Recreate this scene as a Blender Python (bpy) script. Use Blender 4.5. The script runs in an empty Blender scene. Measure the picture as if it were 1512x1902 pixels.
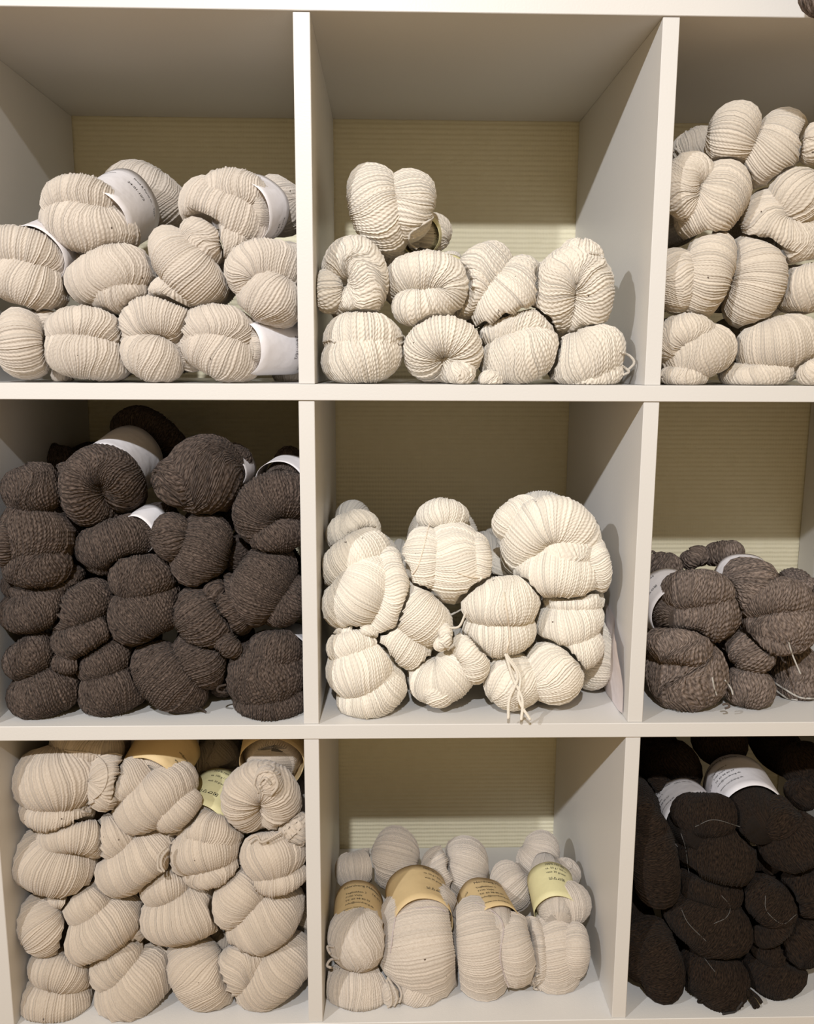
import bpy, math, random
import numpy as np
from mathutils import Matrix, Vector
from mathutils.bvhtree import BVHTree

S = bpy.context.scene
COL = S.collection
rng = np.random.default_rng(7)

# ------------------------------------------------------------------ camera
ZO = 1.135                                   # height of the upper inner shelf board above the floor
CAM = np.array([0.08812, -0.87847, 0.03621 + ZO])
PITCH, ROLL, YAW, FPX = -0.169549, -0.004575, -0.024577, 1600.1426
IW, IH = 1512, 1902


def _rot():
    a, b, c = PITCH, ROLL, YAW
    cx, sx, cy, sy, cz, sz = math.cos(a), math.sin(a), math.cos(b), math.sin(b), math.cos(c), math.sin(c)
    rx = np.array([[1, 0, 0], [0, cx, -sx], [0, sx, cx]])
    ry = np.array([[cy, 0, sy], [0, 1, 0], [-sy, 0, cy]])
    rz = np.array([[cz, -sz, 0], [sz, cz, 0], [0, 0, 1]])
    return rz @ rx @ ry


ROT = _rot()                                  # columns: right, forward, up
cd = bpy.data.cameras.new('camera')
cam = bpy.data.objects.new('camera', cd)
COL.objects.link(cam)
m = np.eye(4)
m[:3, 0], m[:3, 1], m[:3, 2], m[:3, 3] = ROT[:, 0], ROT[:, 2], -ROT[:, 1], CAM
cam.matrix_world = Matrix(m.tolist())
cd.sensor_fit = 'VERTICAL'
cd.sensor_height = 36.0
cd.lens = FPX * 36.0 / IH
cd.clip_start = 0.02
S.camera = cam

# ------------------------------------------------------------------ light
w = bpy.data.worlds.new('world')
S.world = w
w.use_nodes = True
w.node_tree.nodes['Background'].inputs[0].default_value = (1.0, 0.73, 0.37, 1)
w.node_tree.nodes['Background'].inputs[1].default_value = 0.36


def spot(name, loc, aim, watts, size, angle, blend, col):
    l = bpy.data.lights.new(name, 'SPOT')
    l.energy, l.shadow_soft_size, l.spot_size, l.spot_blend, l.color = watts, size, math.radians(angle), blend, col
    o = bpy.data.objects.new(name, l)
    o.location = loc
    o.rotation_euler = (Vector(aim) - Vector(loc)).to_track_quat('-Z', 'Y').to_euler()
    COL.objects.link(o)


spot('ceiling_spot', (-0.065, -1.617, 0.967 + ZO), (0.15, 0.0, -0.15 + ZO), 80, 0.022, 74, 1.0, (0.985, 1.0, 1.025))
spot('ceiling_spot', (-1.38, -1.617, 0.967 + ZO), (0.25, 0.0, -0.20 + ZO), 76, 0.022, 80, 1.0, (0.985, 1.0, 1.025))
S.view_settings.view_transform = 'Standard'
S.view_settings.look = 'None'
S.view_settings.exposure = 0.47
S.view_settings.gamma = 1.0
S.view_settings.use_curve_mapping = False

# ------------------------------------------------------------------ helpers


def unproj(px, py, Y):
    """Point on the vertical plane Y behind each picture position; px, py, Y broadcast."""
    px, py, Y = np.broadcast_arrays(np.asarray(px, float), np.asarray(py, float), np.asarray(Y, float))
    d = np.stack([(px - IW / 2) / FPX, np.ones_like(px), -(py - IH / 2) / FPX], -1) @ ROT.T
    return CAM + d * ((Y - CAM[1]) / d[..., 1])[..., None]


def px_size(P):
    return float((np.asarray(P) - CAM) @ ROT[:, 1]) / FPX


def mat_new(name):
    mt = bpy.data.materials.new(name)
    mt.use_nodes = True
    nt = mt.node_tree
    return mt, nt, nt.nodes['Principled BSDF']


def node(nt, kind, **kw):
    n = nt.nodes.new(kind)
    for k, v in kw.items():
        if isinstance(k, str) and hasattr(n, k):
            setattr(n, k, v)
    return n


def math_node(nt, op, a, b=None, c=None):
    n = nt.nodes.new('ShaderNodeMath')
    n.operation = op
    for i, v in enumerate((a, b, c)):
        if v is None:
            continue
        if isinstance(v, (int, float)):
            n.inputs[i].default_value = v
        else:
            nt.links.new(v, n.inputs[i])
    return n.outputs[0]


def mix_col(nt, fac, a, b, mode='MIX'):
    n = nt.nodes.new('ShaderNodeMix')
    n.data_type, n.blend_type = 'RGBA', mode
    for i, v in ((0, fac), (6, a), (7, b)):
        if isinstance(v, (int, float)):
            n.inputs[i].default_value = v
        elif isinstance(v, tuple):
            n.inputs[i].default_value = (*v, 1)
        else:
            nt.links.new(v, n.inputs[i])
    return n.outputs[2]


def wool(name, col, light, dark, fleck, ply=0.0042, sheen=0.35, speck=True, twist=0.45):
    """Wool: attribute «strand» holds (metres along the strand, strand number, random)."""
    mt, nt, bs = mat_new(name)
    L = nt.links.new
    at = node(nt, 'ShaderNodeAttribute', attribute_name='strand')
    sp = nt.nodes.new('ShaderNodeSeparateXYZ')
    L(at.outputs['Vector'], sp.inputs[0])
    u, v, r = sp.outputs
    tc = nt.nodes.new('ShaderNodeTexCoord')
    nz = node(nt, 'ShaderNodeTexNoise')
    nz.inputs['Scale'].default_value = 900
    nz.inputs['Detail'].default_value = 3
    L(tc.outputs['Object'], nz.inputs['Vector'])
    # fibres running along the strand
    cv = nt.nodes.new('ShaderNodeCombineXYZ')
    L(math_node(nt, 'MULTIPLY', u, 230), cv.inputs[0])
    L(math_node(nt, 'MULTIPLY', v, 3.1), cv.inputs[1])
    fb = node(nt, 'ShaderNodeTexNoise')
    fb.inputs['Scale'].default_value = 1.0
    fb.inputs['Detail'].default_value = 2
    L(cv.outputs[0], fb.inputs['Vector'])
    fl = nt.nodes.new('ShaderNodeMapRange')
    fl.inputs[1].default_value, fl.inputs[2].default_value = 0.30, 0.70
    L(fb.outputs[0], fl.inputs[0])
    c = mix_col(nt, fl.outputs[0], dark, light)
    c = mix_col(nt, fleck, col, c)
    rv = nt.nodes.new('ShaderNodeMapRange')
    rv.inputs[3].default_value, rv.inputs[4].default_value = 0.90, 1.06
    L(r, rv.inputs[0])
    hs = nt.nodes.new('ShaderNodeHueSaturation')
    L(c, hs.inputs['Color'])
    L(rv.outputs[0], hs.inputs['Value'])
    c = hs.outputs[0]
    if speck:                                  # rare bits of straw left in the wool
        ns = node(nt, 'ShaderNodeTexNoise')
        ns.inputs['Scale'].default_value = 210
        ns.inputs['Detail'].default_value = 0
        L(tc.outputs['Object'], ns.inputs['Vector'])
        sm = nt.nodes.new('ShaderNodeMapRange')
        sm.inputs[1].default_value, sm.inputs[2].default_value = 0.885, 0.895
        L(ns.outputs[0], sm.inputs[0])
        c = mix_col(nt, sm.outputs[0], c, (0.10, 0.07, 0.05))
    L(c, bs.inputs['Base Color'])
    bs.inputs['Roughness'].default_value = 0.95
    bs.inputs['Specular IOR Level'].default_value = 0.15 if speck else 0.04
    bs.inputs['Sheen Weight'].default_value = sheen
    bs.inputs['Sheen Roughness'].default_value = 0.6
    # plies wound round each other: slanting ridges on each strand
    ph = math_node(nt, 'ADD', math_node(nt, 'MULTIPLY', u, 1.0 / ply), math_node(nt, 'ADD', v, math_node(nt, 'MULTIPLY', r, 5.0)))
    tw = math_node(nt, 'SINE', math_node(nt, 'MULTIPLY', ph, 2 * math.pi))
    hh = math_node(nt, 'ADD', math_node(nt, 'MULTIPLY', tw, twist), math_node(nt, 'MULTIPLY', nz.outputs[0], 0.7))
    bp = nt.nodes.new('ShaderNodeBump')
    bp.inputs['Distance'].default_value = 0.0007
    bp.inputs['Strength'].default_value = 0.75
    L(hh, bp.inputs['Height'])
    L(bp.outputs[0], bs.inputs['Normal'])
    return mt


def paper(name, col):
    mt, nt, bs = mat_new(name)
    nz = node(nt, 'ShaderNodeTexNoise')
    nz.inputs['Scale'].default_value = 300
    tc = nt.nodes.new('ShaderNodeTexCoord')
    nt.links.new(tc.outputs['Object'], nz.inputs['Vector'])
    k = tuple(x * 0.94 for x in col)
    nt.links.new(mix_col(nt, nz.outputs[0], k, col), bs.inputs['Base Color'])
    bs.inputs['Roughness'].default_value = 0.6
    n2 = node(nt, 'ShaderNodeTexNoise')
    n2.inputs['Scale'].default_value = 45
    nt.links.new(tc.outputs['Object'], n2.inputs['Vector'])
    bp = nt.nodes.new('ShaderNodeBump')
    bp.inputs['Distance'].default_value = 0.004
    bp.inputs['Strength'].default_value = 0.36
    nt.links.new(n2.outputs[0], bp.inputs['Height'])
    nt.links.new(bp.outputs[0], bs.inputs['Normal'])
    return mt


def plain(name, col, rough=0.6):
    mt, nt, bs = mat_new(name)
    bs.inputs['Base Color'].default_value = (*col, 1)
    bs.inputs['Roughness'].default_value = rough
    return mt


def melamine():
    mt, nt, bs = mat_new('white_melamine')
    tc = nt.nodes.new('ShaderNodeTexCoord')
    nz = node(nt, 'ShaderNodeTexNoise')
    nz.inputs['Scale'].default_value = 6
    nz.inputs['Detail'].default_value = 4
    nt.links.new(tc.outputs['Object'], nz.inputs['Vector'])
    nt.links.new(mix_col(nt, nz.outputs[0], (0.65, 0.632, 0.612), (0.69, 0.672, 0.652)), bs.inputs['Base Color'])
    bs.inputs['Roughness'].default_value = 0.42
    bs.inputs['Specular IOR Level'].default_value = 0.3
    n2 = node(nt, 'ShaderNodeTexNoise')
    n2.inputs['Scale'].default_value = 500
    nt.links.new(tc.outputs['Object'], n2.inputs['Vector'])
    bp = nt.nodes.new('ShaderNodeBump')
    bp.inputs['Distance'].default_value = 0.0003
    bp.inputs['Strength'].default_value = 0.36
    nt.links.new(n2.outputs[0], bp.inputs['Height'])
    nt.links.new(bp.outputs[0], bs.inputs['Normal'])
    return mt


def wallpaper():
    """Cream wallpaper with a woven relief: uneven horizontal cords crossed by a fine weave."""
    mt, nt, bs = mat_new('woven_wallpaper')
    L = nt.links.new
    tc = nt.nodes.new('ShaderNodeTexCoord')
    sp = nt.nodes.new('ShaderNodeSeparateXYZ')
    L(tc.outputs['Object'], sp.inputs[0])
    x, y, z = sp.outputs
    nz = node(nt, 'ShaderNodeTexNoise')
    nz.inputs['Scale'].default_value = 60
    L(tc.outputs['Object'], nz.inputs['Vector'])
    zz = math_node(nt, 'ADD', z, math_node(nt, 'MULTIPLY', nz.outputs[0], 0.0016))
    rows = math_node(nt, 'SINE', math_node(nt, 'MULTIPLY', zz, 2 * math.pi / 0.0066))
    cols = math_node(nt, 'SINE', math_node(nt, 'ADD', math_node(nt, 'MULTIPLY', x, 2 * math.pi / 0.0042),
                                           math_node(nt, 'MULTIPLY', nz.outputs[0], 9)))
    hgt = math_node(nt, 'ADD', rows, math_node(nt, 'MULTIPLY', cols, 0.18))
    hgt = math_node(nt, 'ADD', hgt, math_node(nt, 'MULTIPLY', nz.outputs[0], 0.9))
    bp = nt.nodes.new('ShaderNodeBump')
    bp.inputs['Distance'].default_value = 0.0007
    bp.inputs['Strength'].default_value = 0.5
    L(hgt, bp.inputs['Height'])
    L(bp.outputs[0], bs.inputs['Normal'])
    L(mix_col(nt, nz.outputs[0], (0.78, 0.715, 0.51), (0.84, 0.775, 0.58)), bs.inputs['Base Color'])
    bs.inputs['Roughness'].default_value = 0.8
    return mt


def mesh_from(name, V, F, smooth=True, attr=None):
    """V (n,3); F: (k,3 or 4) int array, or list of such arrays."""
    me = bpy.data.meshes.new(name)
    Fs = F if isinstance(F, list) else [F]
    me.vertices.add(len(V))
    me.vertices.foreach_set('co', np.asarray(V, np.float32).ravel())
    nl = sum(f.size for f in Fs)
    me.loops.add(nl)
    me.loops.foreach_set('vertex_index', np.concatenate([f.ravel() for f in Fs]).astype(np.int32))
    tot = np.concatenate([np.full(len(f), f.shape[1]) for f in Fs]).astype(np.int32)
    me.polygons.add(len(tot))
    me.polygons.foreach_set('loop_start', np.concatenate([[0], np.cumsum(tot)[:-1]]).astype(np.int32))
    me.polygons.foreach_set('loop_total', tot)
    if attr is not None:
        a = me.attributes.new('strand', 'FLOAT_VECTOR', 'POINT')
        a.data.foreach_set('vector', np.asarray(attr, np.float32).ravel())
    me.update(calc_edges=True)
    me.polygons.foreach_set('use_smooth', np.full(len(tot), smooth, bool))
    return me


def obj(name, me, mat, parent=None):
    o = bpy.data.objects.new(name, me)
    COL.objects.link(o)
    if mat is not None:
        me.materials.append(mat)
    if parent is not None:
        o.parent = parent
        o.matrix_parent_inverse = Matrix.Translation(-parent.location)
    return o


def thing(name, loc, label, cat, group=None):
    o = bpy.data.objects.new(name, None)
    o.empty_display_size = 0.02
    o.location = loc
    COL.objects.link(o)
    o['label'], o['category'] = label, cat
    if group:
        o['group'] = group
    return o


def box_mesh(lo, hi, bev=0.0006):
    """A box with small chamfered edges."""
    lo, hi = np.array(lo, float), np.array(hi, float)
    V, idx = [], {}
    for sx in (0, 1):
        for sy in (0, 1):
            for sz in (0, 1):
                c = np.array([hi[i] if s else lo[i] for i, s in enumerate((sx, sy, sz))])
                for ax in range(3):
                    p = c.copy()
                    for k in range(3):
                        if k != ax:
                            p[k] += bev * (-1 if (sx, sy, sz)[k] else 1)
                    idx[(sx, sy, sz, ax)] = len(V)
                    V.append(p)
    F = []
    for ax in range(3):
        b, c = (ax + 1) % 3, (ax + 2) % 3
        for s in (0, 1):
            q = []
            for (u, v) in ((0, 0), (1, 0), (1, 1), (0, 1)):
                k = [0, 0, 0]
                k[ax], k[b], k[c] = s, u, v
                q.append(idx[(*k, ax)])
            F.append(q if s else q[::-1])
        for u in (0, 1):                       # edges along ax
            for v in (0, 1):
                k0, k1 = [0] * 3, [0] * 3
                k0[b] = k1[b] = u
                k0[c] = k1[c] = v
                k1[ax] = 1
                q = [idx[(*k0, b)], idx[(*k1, b)], idx[(*k1, c)], idx[(*k0, c)]]
                F.append(q if u != v else q[::-1])
    T = []
    for sx in (0, 1):
        for sy in (0, 1):
            for sz in (0, 1):
                q = [idx[(sx, sy, sz, a)] for a in range(3)]
                T.append(q if (sx + sy + sz) % 2 else q[::-1])
    return np.array(V), [np.array(F), np.array(T)]


def add_box(name, lo, hi, mat, parent=None, bev=0.0006):
    V, F = box_mesh(lo, hi, bev)
    return obj(name, mesh_from(name, V, F, smooth=False), mat, parent)

# ------------------------------------------------------------------ setting and shelves
C, CH, T, DEP = 0.335, 0.34713, 0.01627, 0.3630
WHITE = melamine()
wall = add_box('wall_back', (-1.6, 0.3665, 0), (2.2, 0.45, 2.7), wallpaper())
wall['kind'] = 'structure'
fl = add_box('floor', (-1.6, -2.6, -0.05), (2.2, 0.45, 0.0), plain('oak_floor', (0.42, 0.29, 0.17), 0.5))
fl['kind'] = 'structure'

unit = thing('shelving_unit', (0.3, 0.18, 0.0), 'white open cube shelving unit with square cubbies standing against the woven wallpaper', 'shelf')
XD = [-C - 0.038, 0.0, T + C, 2 * T + 2 * C, 3 * T + 3 * C]       # near edges of the upright panels
XW = [0.038, T, T, T, 0.038]
ZB = [(T + CH, T + CH + 0.038), (0, T), (-CH - T, -CH), (-2 * CH - 2 * T, -2 * CH - T), (-3 * CH - 2 * T - 0.038, -3 * CH - 2 * T)]
x_in0, x_in1 = XD[0] + XW[0], XD[4]
for k, (z0, z1) in enumerate(ZB):
    outer = k in (0, 4)
    add_box('outer_board' if outer else 'shelf_board', (XD[0] if outer else x_in0, 0, z0 + ZO), (XD[4] + XW[4] if outer else x_in1, DEP, z1 + ZO), WHITE, unit)
for k in (0, 4):
    add_box('side_panel', (XD[k], 0, ZB[4][1] + ZO), (XD[k] + XW[k], DEP, ZB[0][0] + ZO), WHITE, unit)
ROWS = [(T, T + CH), (-CH, 0.0), (-2 * CH - T, -CH - T), (-3 * CH - 2 * T, -2 * CH - 2 * T)]
SHIFT = [[(0, 0, 0), (-.0006, 0, .0003), (-.0008, -.001, -.002), (0, 0, 0)][r] for r in range(4)]
for r, (z0, z1) in enumerate(ROWS):
    for k in (1, 2, 3):
        dx = SHIFT[r][k - 1]
        add_box('divider_panel', (XD[k] + dx, 0.002, z0 + ZO + 0.0002), (XD[k] + T + dx, DEP - 0.0004, z1 + ZO - 0.0002), WHITE, unit)

# ------------------------------------------------------------------ materials of the wool and paper
MAT = {
    'A': wool('ecru_fine_wool', (0.58, 0.51, 0.44), (0.64, 0.57, 0.50), (0.48, 0.415, 0.35), 0.5, twist=0.2),
    'B': wool('cream_aran_wool', (0.74, 0.672, 0.58), (0.80, 0.735, 0.645), (0.65, 0.58, 0.485), 0.5, ply=0.005, twist=0.5),
    'C': wool('warm_ecru_wool', (0.63, 0.555, 0.465), (0.70, 0.625, 0.535), (0.53, 0.458, 0.375), 0.5, twist=0.25),
    'D': wool('dark_brown_heather_wool', (0.062, 0.046, 0.038), (0.155, 0.116, 0.096), (0.014, 0.010, 0.009), 0.9, speck=False, twist=0.7, sheen=0.04),
    'E': wool('cream_soft_wool', (0.83, 0.765, 0.665), (0.88, 0.82, 0.725), (0.73, 0.66, 0.555), 0.5, ply=0.0042, twist=0.28),
    'F': wool('grey_brown_heather_wool', (0.17, 0.130, 0.108), (0.30, 0.235, 0.20), (0.06, 0.045, 0.038), 0.9, ply=0.006, speck=False, twist=0.9, sheen=0.04),
    'G': wool('ecru_lace_wool', (0.545, 0.463, 0.38), (0.605, 0.523, 0.44), (0.465, 0.388, 0.31), 0.5, ply=0.0035, twist=0.15),
    'H': wool('natural_lace_wool', (0.60, 0.525, 0.45), (0.67, 0.595, 0.52), (0.50, 0.43, 0.36), 0.6, ply=0.0035, twist=0.15),
    'I': wool('black_brown_heather_wool', (0.0075, 0.0052, 0.0042), (0.046, 0.029, 0.019), (0.0024, 0.0018, 0.0016), 0.8, speck=False, twist=0.4, sheen=0.04),
}
PAP = {'white': paper('white_paper', (0.80, 0.77, 0.79)), 'tan': paper('tan_paper', (0.72, 0.54, 0.29)), 'yellow': paper('yellow_paper', (0.76, 0.70, 0.40))}
INK = plain('black_ink', (0.012, 0.012, 0.014), 0.5)
THREAD = {'cream': plain('cream_thread', (0.80, 0.70, 0.58), 0.95), 'grey': plain('grey_thread', (0.42, 0.40, 0.37), 0.95), 'dark': plain('dark_thread', (0.03, 0.026, 0.024), 0.95), 'hair': plain('stray_hair', (0.10, 0.095, 0.09), 0.95),
          'lilac': plain('lilac_thread', (0.50, 0.43, 0.42), 0.95)}

# ------------------------------------------------------------------ skein geometry


def catmull(P, n):
    P = np.asarray(P, float)
    if len(P) == 2:
        t = np.linspace(0, 1, n)[:, None]
        return P[0] * (1 - t) + P[1] * t
    Q = np.vstack([2 * P[0] - P[1], P, 2 * P[-1] - P[-2]])
    t = np.linspace(0, len(P) - 1 - 1e-9, n)
    i = t.astype(int)
    f = (t - i)[:, None]
    a, b, c, d = Q[i], Q[i + 1], Q[i + 2], Q[i + 3]
    return 0.5 * (2 * b + (c - a) * f + (2 * a - 5 * b + 4 * c - d) * f ** 2 + (3 * b - a - 3 * c + d) * f ** 3)


def resample(P, n):
    s = np.concatenate([[0], np.cumsum(np.linalg.norm(np.diff(P, axis=0), axis=1))])
    t = np.linspace(0, s[-1], n)
    return np.stack([np.interp(t, s, P[:, k]) for k in range(P.shape[1])], -1), s[-1]


def frames(P, ref):
    Tn = np.gradient(P, axis=0)
    Tn /= np.linalg.norm(Tn, axis=1)[:, None] + 1e-12
    N = np.zeros_like(P)
    k0 = len(P) // 2
    n = ref - Tn[k0] * (ref @ Tn[k0])
    n /= np.linalg.norm(n)
    N[k0] = n
    for rg in (range(k0 + 1, len(P)), range(k0 - 1, -1, -1)):
        q = n
        for i in rg:
            q = q - Tn[i] * (q @ Tn[i])
            q = q / (np.linalg.norm(q) + 1e-12)
            N[i] = q
    return Tn, N, np.cross(Tn, N)


def grid_faces(nr, nc, close=True):
    i = np.arange(nr - 1)[:, None] * nc
    j = np.arange(nc)[None, :] if close else np.arange(nc - 1)[None, :]
    k = (j + 1) % nc
    return np.stack([i + j, i + k, i + nc + k, i + nc + j], -1).reshape(-1, 4)


class Lump:
    """One loop of a skein: a thick bent sausage round which the strands run crosswise."""

    def __init__(self, w, pts, Yref, pitch, slant=0.0, tip=0.93, deep=1.0, seed=0, insc=1.0, groove=1.0, nphi=18, plane=None):
        r0 = np.random.default_rng(seed)
        pts = np.asarray(pts, float)
        pl, Lp = resample(catmull(pts, 120), 200)
        inset = min(tip * w, Lp / 2 - 0.12 * w) if Lp > 0.3 * w else Lp * .1
        inset = max(inset, 0.0) * insc
        th = np.linspace(-math.radians(122), math.radians(122), 150)
        s = np.sin(th)
        tt = (inset + (Lp - 2 * inset) * (s + 1) / 2) / Lp * 199
        q = np.stack([np.interp(tt, np.arange(200), pl[:, k]) for k in (0, 1)], -1)
        mid = unproj(*pl[100], Yref)
        sc = px_size(mid)
        wm = w * sc
        half = (Lp / 2 - inset) * sc
        D = min(max(half * 0.9, 0.55 * wm), 0.055) * deep
        Y0 = Yref if plane is None else Yref + plane * (tt / 199 - 0.5)
        P = unproj(q[:, 0], q[:, 1], Y0)
        # the loop's half width in front of it: push back so that its front lies at Yref
        vd = (mid - CAM) / np.linalg.norm(mid - CAM)
        dr = vd + np.array([0, 1.0, 0])
        dr /= np.linalg.norm(dr)
        P = P + dr * (D * (1 - np.cos(th)))[:, None]
        a = np.abs(th)
        r = wm * (1 - (1 - tip) * np.abs(s) ** 3)
        over = np.clip((a - math.pi / 2) / math.radians(32), 0, 1)
        r = r * (1 - 0.45 * over ** 1.5)
        # closing rings
        e0, e1 = P[0] - P[1], P[-1] - P[-2]
        e0, e1 = e0 / np.linalg.norm(e0), e1 / np.linalg.norm(e1)
        cap = np.array([0.25, 0.45, 0.6, 0.68])
        cr = np.array([0.9, 0.65, 0.35, 0.02])
        P = np.vstack([(P[0] + e0 * (cap * r[0])[:, None])[::-1], P, P[-1] + e1 * (cap * r[-1])[:, None]])
        r = np.concatenate([(cr * r[0])[::-1], r, cr * r[-1]])
        n = len(P)
        Tn, N, B = frames(P, -dr)
        ds = np.linalg.norm(np.gradient(P, axis=0), axis=1)
        K = np.gradient(Tn, axis=0) / ds[:, None]
        ker = np.hanning(9)
        ker /= ker.sum()
        K = np.stack([np.convolve(np.pad(K[:, k], 4, 'edge'), ker, 'valid') for k in range(3)], -1)
        kn = np.linalg.norm(K, axis=1)
        out = -K / (kn[:, None] + 1e-9) * np.clip(kn * wm, 0, 1)[:, None] - dr * np.clip(1 - kn * wm, 0, 1)[:, None]
        out /= np.linalg.norm(out, axis=1)[:, None] + 1e-9
        sp = ds * (1 + r * kn * 0.8)
        S_ = np.cumsum(sp)
        S_ = (S_ - S_[0]) / (S_[-1] - S_[0])
        length = sp.sum()
        ns = int(np.clip(length / pitch, 14, 90))
        wd = 1 + 0.22 * r0.standard_normal(ns)
        wd = np.clip(wd, 0.55, 1.6)
        edge = np.concatenate([[0], np.cumsum(wd)])
        edge /= edge[-1]
        ksub = 4
        u = np.arange(ns * ksub + 1)
        si = np.minimum(u // ksub, ns - 1)
        fr = (u - si * ksub) / ksub
        pos = edge[si] + fr * (edge[si + 1] - edge[si])
        ti = np.interp(pos, S_, np.arange(n))
        hgt = (0.34 + 0.14 * r0.random(ns)) * pitch * groove
        off = 0.16 * pitch * r0.standard_normal(ns)
        rnd = r0.random(ns)
        gr = np.abs(np.sin(np.pi * fr))
        bump = gr * (hgt[si] + off[si])
        ph = np.linspace(0, 2 * math.pi, nphi, endpoint=False) + math.pi
        tg = ti[:, None] + 0 * ph[None]
        dmean = length / n
        a1, a2, p1, p2, f1 = r0.normal(0, 0.9), r0.normal(0, 0.7), r0.random() * 6, r0.random() * 6, r0.uniform(1.2, 2.2)
        wob = a1 * np.sin(ph[None] * 2 + p1 + pos[:, None] * 7) + a2 * np.sin(ph[None] * 3 + p2 + pos[:, None] * 11 * f1)
        wav = (r0.normal(0, 0.5, (ns, 1)) * np.sin(ph[None] * 2 + r0.random((ns, 1)) * 6))[si]
        envl = np.sin(np.pi * pos[:, None]) ** 0.5
        tg = tg + (wob * 0.9 + wav * 0.28) * pitch / dmean * envl + slant * np.sin(ph)[None] * (wm / dmean) * envl
        tg = np.clip(tg, 0, n - 1.001)
        i0 = tg.astype(int)
        f = (tg - i0)[..., None]
        lerp = lambda A: A[i0] * (1 - f) + A[i0 + 1] * f
        Pp, Nn, Bb, Kk = lerp(P), lerp(N), lerp(B), lerp(K)
        rr = lerp(r[:, None])[..., 0]
        l1, l2, l3 = r0.normal(0, 0.03, 3)
        lump = 1 + l1 * np.sin(2 * ph[None] + 5 * pos[:, None] + p1) + l2 * np.sin(3 * ph[None] - 8 * pos[:, None] + p2) + l3 * np.sin(9 * pos[:, None] + ph[None])
        taper = np.clip(rr / wm * 1.4, 0, 1)
        rad = rr * lump + bump[:, None] * taper
        dv = rad[..., None] * (np.cos(ph)[None, :, None] * Nn + np.sin(ph)[None, :, None] * Bb)
        k = (dv * Kk).sum(-1)
        k2 = (Kk ** 2).sum(-1) + 1e-9
        ex = np.clip(k - 0.80, 0, None)
        ex = ex - np.where(ex > 0, 0.16 * (1 - np.exp(-ex / 0.16)), 0)     # strands gather where the loop folds
        dv = dv - Kk * (ex / k2)[..., None]
        self.V = (Pp + dv).reshape(-1, 3)
        self.centre = Pp.reshape(-1, 3)
        self.F = grid_faces(len(u), nphi)
        ul = (ph[None] * rr * 1.0)
        self.attr = np.stack([ul, (si + fr)[:, None] + 0 * ul, rnd[si][:, None] + 0 * ul], -1).reshape(-1, 3)
        self.sp, self.sr = P[2:-2:4], r[2:-2:4]
        self.front = Yref
        self.wm = wm
        self.mid = mid


class Core:
    """The wound length of a skein: strands run along it with a slow twist."""

    def __init__(self, P, r, pitch, twist=1.2, seed=0, sub=2, flat=1.0, taper=0.35):
        r0 = np.random.default_rng(seed)
        P, _ = resample(catmull(P, 60), 18)
        r = np.interp(np.linspace(0, 1, 18), np.linspace(0, 1, len(r)), r)
        t = np.linspace(0, 1, 18)
        r = r * np.clip(np.sin(np.pi * np.clip(t, 0.02, 0.98)) ** taper, 0.12, 1)
        Tn, N, B = frames(P, np.array([0.02, -0.3, 1.0]))
        ns = int(np.clip(2 * math.pi * r.max() / pitch, 16, 90))
        u = np.arange(ns * sub)
        si, fr = u // sub, (u % sub) / sub
        ph = 2 * math.pi * u / (ns * sub)
        gr = np.abs(np.sin(np.pi * fr))
        hh = (0.3 + 0.15 * r0.random(ns)) * pitch
        ang = ph[None] + (twist * t + 0.1 * np.sin(5 * t))[:, None]
        rad = r[:, None] * (1 + 0.05 * np.sin(2 * ang + 3 * t[:, None])) + (gr * hh[si])[None]
        dv = rad[..., None] * (np.cos(ang)[..., None] * N[:, None] + np.sin(ang)[..., None] * B[:, None] * flat)
        self.V = (P[:, None] + dv).reshape(-1, 3)
        self.centre = np.repeat(P[:, None], len(u), 1).reshape(-1, 3)
        nc = len(u)
        F = grid_faces(18, nc)
        V0 = len(self.V)
        self.V = np.vstack([self.V, P[:1], P[-1:]])
        self.centre = np.vstack([self.centre, P[:1], P[-1:]])
        j = np.arange(nc)
        k = (j + 1) % nc
        self.F = [F, np.stack([k, j, np.full(nc, V0)], -1), np.stack([17 * nc + j, 17 * nc + k, np.full(nc, V0 + 1)], -1)]
        L = np.linalg.norm(P[-1] - P[0])
        ul = t[:, None] * L + 0 * ang
        at = np.stack([ul, (si + fr)[None] + 0 * ul, r0.random(ns)[si][None] + 0 * ul], -1).reshape(-1, 3)
        self.attr = np.vstack([at, at[:1], at[-1:]])
        self.sp, self.sr = P, r
        self.front = P[:, 1].min()
        self.wm = r.max()


def tube_mesh(name, P, rad, k=6):
    P = np.asarray(P, float)
    P = catmull(P, max(12, len(P) * 5)) if len(P) > 2 else P
    Tn, N, B = frames(P, np.array([0.1, -0.4, 0.9]))
    ph = np.linspace(0, 2 * math.pi, k, endpoint=False)
    rr = np.full(len(P), rad)
    rr[0] = rr[-1] = rad * 0.3
    V = P[:, None] + rr[:, None, None] * (np.cos(ph)[None, :, None] * N[:, None] + np.sin(ph)[None, :, None] * B[:, None])
    at = np.stack([np.linspace(0, len(P) * 0.003, len(P))[:, None] + 0 * ph[None], ph[None] / 6.28 + 0 * rr[:, None], 0.5 + 0 * ph[None] + 0 * rr[:, None]], -1)
    return mesh_from(name, V.reshape(-1, 3), grid_faces(len(P), k), attr=at.reshape(-1, 3))


_glyphs = {}


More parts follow.
